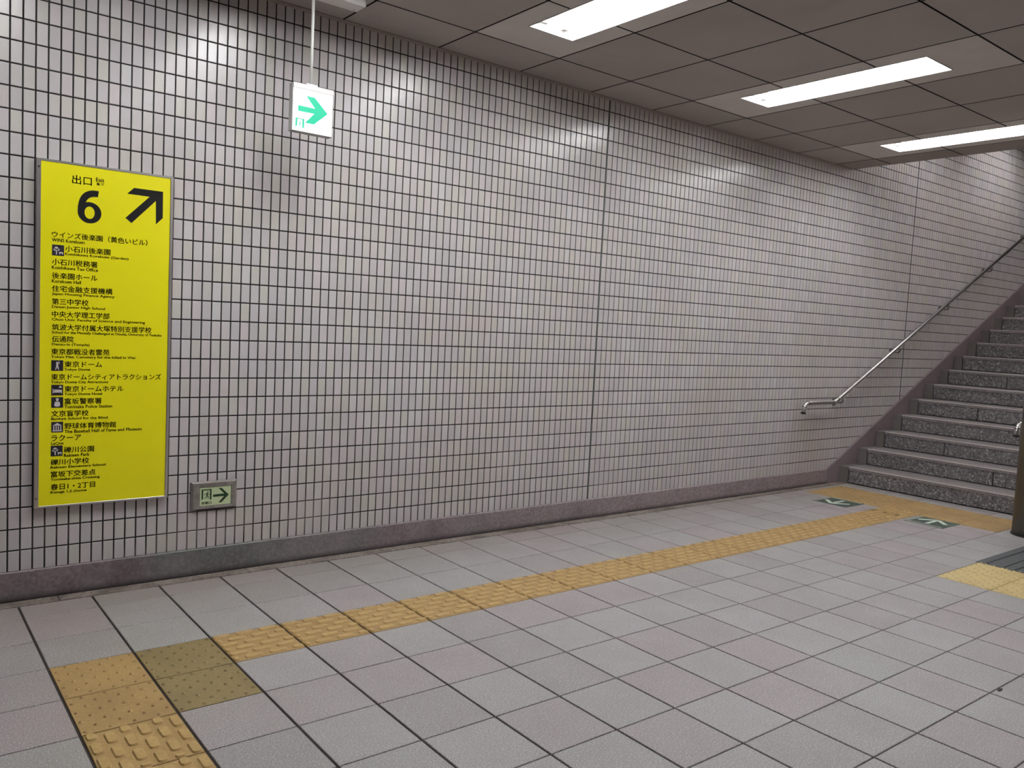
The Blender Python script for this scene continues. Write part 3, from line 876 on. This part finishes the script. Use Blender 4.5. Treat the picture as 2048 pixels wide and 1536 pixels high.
def numeral_six():
    """bold sans 6 in a unit box: hole-free pieces of the bowl and the stem"""
    out = []
    n = 36; c0 = (0.5, 0.315)
    for k in range(n):
        a1, a2 = 2 * math.pi * k / n, 2 * math.pi * (k + 1) / n
        P = lambda a, rx, ry: (c0[0] + rx * math.cos(a), c0[1] + ry * math.sin(a))
        out.append([P(a1, .5, .315), P(a2, .5, .315), P(a2, .215, .185), P(a1, .215, .185)])
    def bez(p, t): return tuple((1 - t) ** 3 * p[0][i] + 3 * (1 - t) ** 2 * t * p[1][i] + 3 * (1 - t) * t * t * p[2][i] + t ** 3 * p[3][i] for i in (0, 1))
    o1 = ((0.0, 0.30), (-0.02, 0.78), (0.26, 1.03), (0.88, 0.985)); i1 = ((0.285, 0.30), (0.27, 0.66), (0.42, 0.83), (0.84, 0.805))
    m = 16
    for k in range(m):
        t1, t2 = k / m, (k + 1) / m
        out.append([bez(o1, t1), bez(o1, t2), bez(i1, t2), bez(i1, t1)])
    return out
six = numeral_six(); bm = bmesh.new()
for k, p in enumerate(six):
    dy = 0.0 if k < 36 else -0.0007
    poly_prism(bm, p, lambda u, v, t: (L(a + u * (b_ - a)), yp + dy - t, Z(za + (v - 0.5) * 0.155)), 0.0006)
bm_obj('numeral', bm, M['ink'], board)
pts = [(0.4813, 1.9141), (0.511, 1.9452), (0.6432, 1.9448), (0.6443, 1.8176), (0.6128, 1.7837), (0.6108, 1.8965), (0.5019, 1.7773), (0.4743, 1.7988), (0.5823, 1.9128)]
print_obj('arrow', [[(L(p[0]), Z(p[1])) for p in pts]], lambda u, v, t: (u, yp - t, v), M['ink'], board)

# ================================================================== LOW LUMINOUS EXIT SIGN
sx0, sx1, sz0, sz1 = 0.812, 1.052, 0.338, 0.486
so = empty('exit_sign', ((sx0 + sx1) / 2, 0, sz0), 'small framed green luminous exit sign low on the wall', 'exit sign')
ox = (sx0 + sx1) / 2
ix0, ix1, iz0, iz1 = 0.857, 1.022, 0.356, 0.457
bm = bmesh.new()
prof = [((sx0, sx1, sz0, sz1), -0.0005), ((sx0, sx1, sz0, sz1), -0.006), ((sx0 + .012, sx1 - .012, sz0 + .006, sz1 - .008), -0.016), ((ix0, ix1, iz0, iz1), -0.014), ((ix0 + .001, ix1 - .001, iz0 + .001, iz1 - .001), -0.010)]
rings = []
for (a, b_, c, d), yy in prof:
    rings.append([bm.verts.new((u - ox, yy, v - sz0)) for u, v in ((a, c), (b_, c), (b_, d), (a, d))])
for r0, r1 in zip(rings[:-1], rings[1:]):
    for k in range(4): bm.faces.new((r0[k], r0[(k + 1) % 4], r1[(k + 1) % 4], r1[k]))
bm.faces.new(rings[-1]); bm.faces.new(rings[0])
bm_obj('frame', bm, M['signframe'], so)
boxo('face', (ix0 + .002 - ox, ix1 - .002 - ox, -0.0112, -0.0101, iz0 + .002 - sz0, iz1 - .002 - sz0), M['lum'], so)
ysn = -0.0113
pw, ph = ix1 - ix0, iz1 - iz0
def LP(u0, v0, w_, h_): return lambda u, v, t: (ix0 - ox + (u0 + u * w_) * pw, ysn - t, iz0 - sz0 + (v0 + v * h_) * ph)
print_obj('door_symbol', door_frame(), LP(0.06, 0.30, 0.31, 0.58), M['lum_green'], so, 0.0004)
print_obj('running_figure', runner(), LP(0.10, 0.33, 0.24, 0.47), M['lum_green'], so, 0.0004)
print_obj('arrow', [[(0.0, 0.42), (0.0, 0.58), (0.70, 0.60), (0.34, 1.0), (0.54, 1.0), (1.0, 0.5), (0.54, 0.0), (0.34, 0.0), (0.70, 0.42)]], LP(0.42, 0.13, 0.50, 0.76), M['lum_green'], so, 0.0004)
text_obj('非常口', ix0 - ox + 0.06 * pw, ix0 - ox + 0.37 * pw, iz0 - sz0 + 0.16 * ph, 0.0155, ysn, M['lum_green'], so, 0.0003)

# ================================================================== HANGING EXIT SIGN AND ITS BOX
hy = -0.40
hx0, hx1, hz0, hz1 = 1.135, 1.350, 2.275, 2.507
hs = empty('hanging_exit_sign', (1.236, hy, 2.95), 'lit hanging exit sign with a green arrow pointing right, on a white pole', 'exit sign')
def HL(x): return x - 1.236
def HZ(z): return z - 2.95
yb = 0.0
bm = bmesh.new(); bevel_box(bm, HL(hx0), HL(hx1), yb, 0.045, HZ(hz0), HZ(hz1), b=0.003)
bm_obj('casing', bm, M['exit_side'], hs)
bm = bmesh.new(); bevel_box(bm, HL(hx0 + .002), HL(hx1 - .002), -0.006, 0.0005, HZ(hz1 - 0.026), HZ(hz1 - 0.001), b=0.0015)
bm_obj('cap_strip', bm, M['white_paint'], hs)
bm = bmesh.new(); bevel_box(bm, HL(1.205), HL(1.265), 0.0, 0.040, HZ(hz1 - 0.002), HZ(hz1 + 0.008), b=0.002)
bm_obj('mount', bm, M['white_paint'], hs)
bm = bmesh.new(); bevel_box(bm, HL(hx0 + .003), HL(hx1 - .006), -0.004, 0.0005, HZ(hz0 + .003), HZ(hz1 - 0.027), b=0.001)
bm_obj('face', bm, M['exit_face'], hs)
bm = bmesh.new(); cyl(bm, (0, 0.02, (HZ(hz1 + 0.008) + 0.0) / 2), 0.0075, (0, 0, 1), -(HZ(hz1 + 0.008)), 18)
bm_obj('pole', bm, M['pole'], hs, True)
fw, fh = (hx1 - .006) - (hx0 + .003), (hz1 - .027) - (hz0 + .003)
def HP_(u0, v0, w_, h_): return lambda u, v, t: (HL(hx0 + .003) + (u0 + u * w_) * fw, -0.0041 - t, HZ(hz0 + .003) + (v0 + v * h_) * fh)
print_obj('arrow', [[(0.0, 0.40), (0.0, 0.61), (0.56, 0.60), (0.26, 1.0), (0.54, 1.0), (1.0, 0.5), (0.54, 0.02), (0.24, 0.02), (0.54, 0.41)]], HP_(0.12, 0.20, 0.76, 0.66), M['exit_green'], hs, 0.0004)
print_obj('door_symbol', door_frame(0.22), HP_(0.065, 0.07, 0.22, 0.23), M['exit_green'], hs, 0.0004)
print_obj('running_figure', runner(), HP_(0.09, 0.075, 0.16, 0.18), M['exit_green'], hs, 0.0003)

fb = empty('ceiling_box', (1.05, -0.375, HC), 'long white enamel box on the ceiling that holds the exit sign pole', 'box')
bm = bmesh.new(); bevel_box(bm, -0.60, 0.452, -0.045, 0.055, -0.058, -0.0005, b=0.002)
bm_obj('casing', bm, M['white_paint'], fb)
bm = bmesh.new(); cyl(bm, (0.425, 0.036, -0.0585), 0.004, (0, 0, 1), 0.002, 10)
bm_obj('screw', bm, M['steel_dk'], fb)
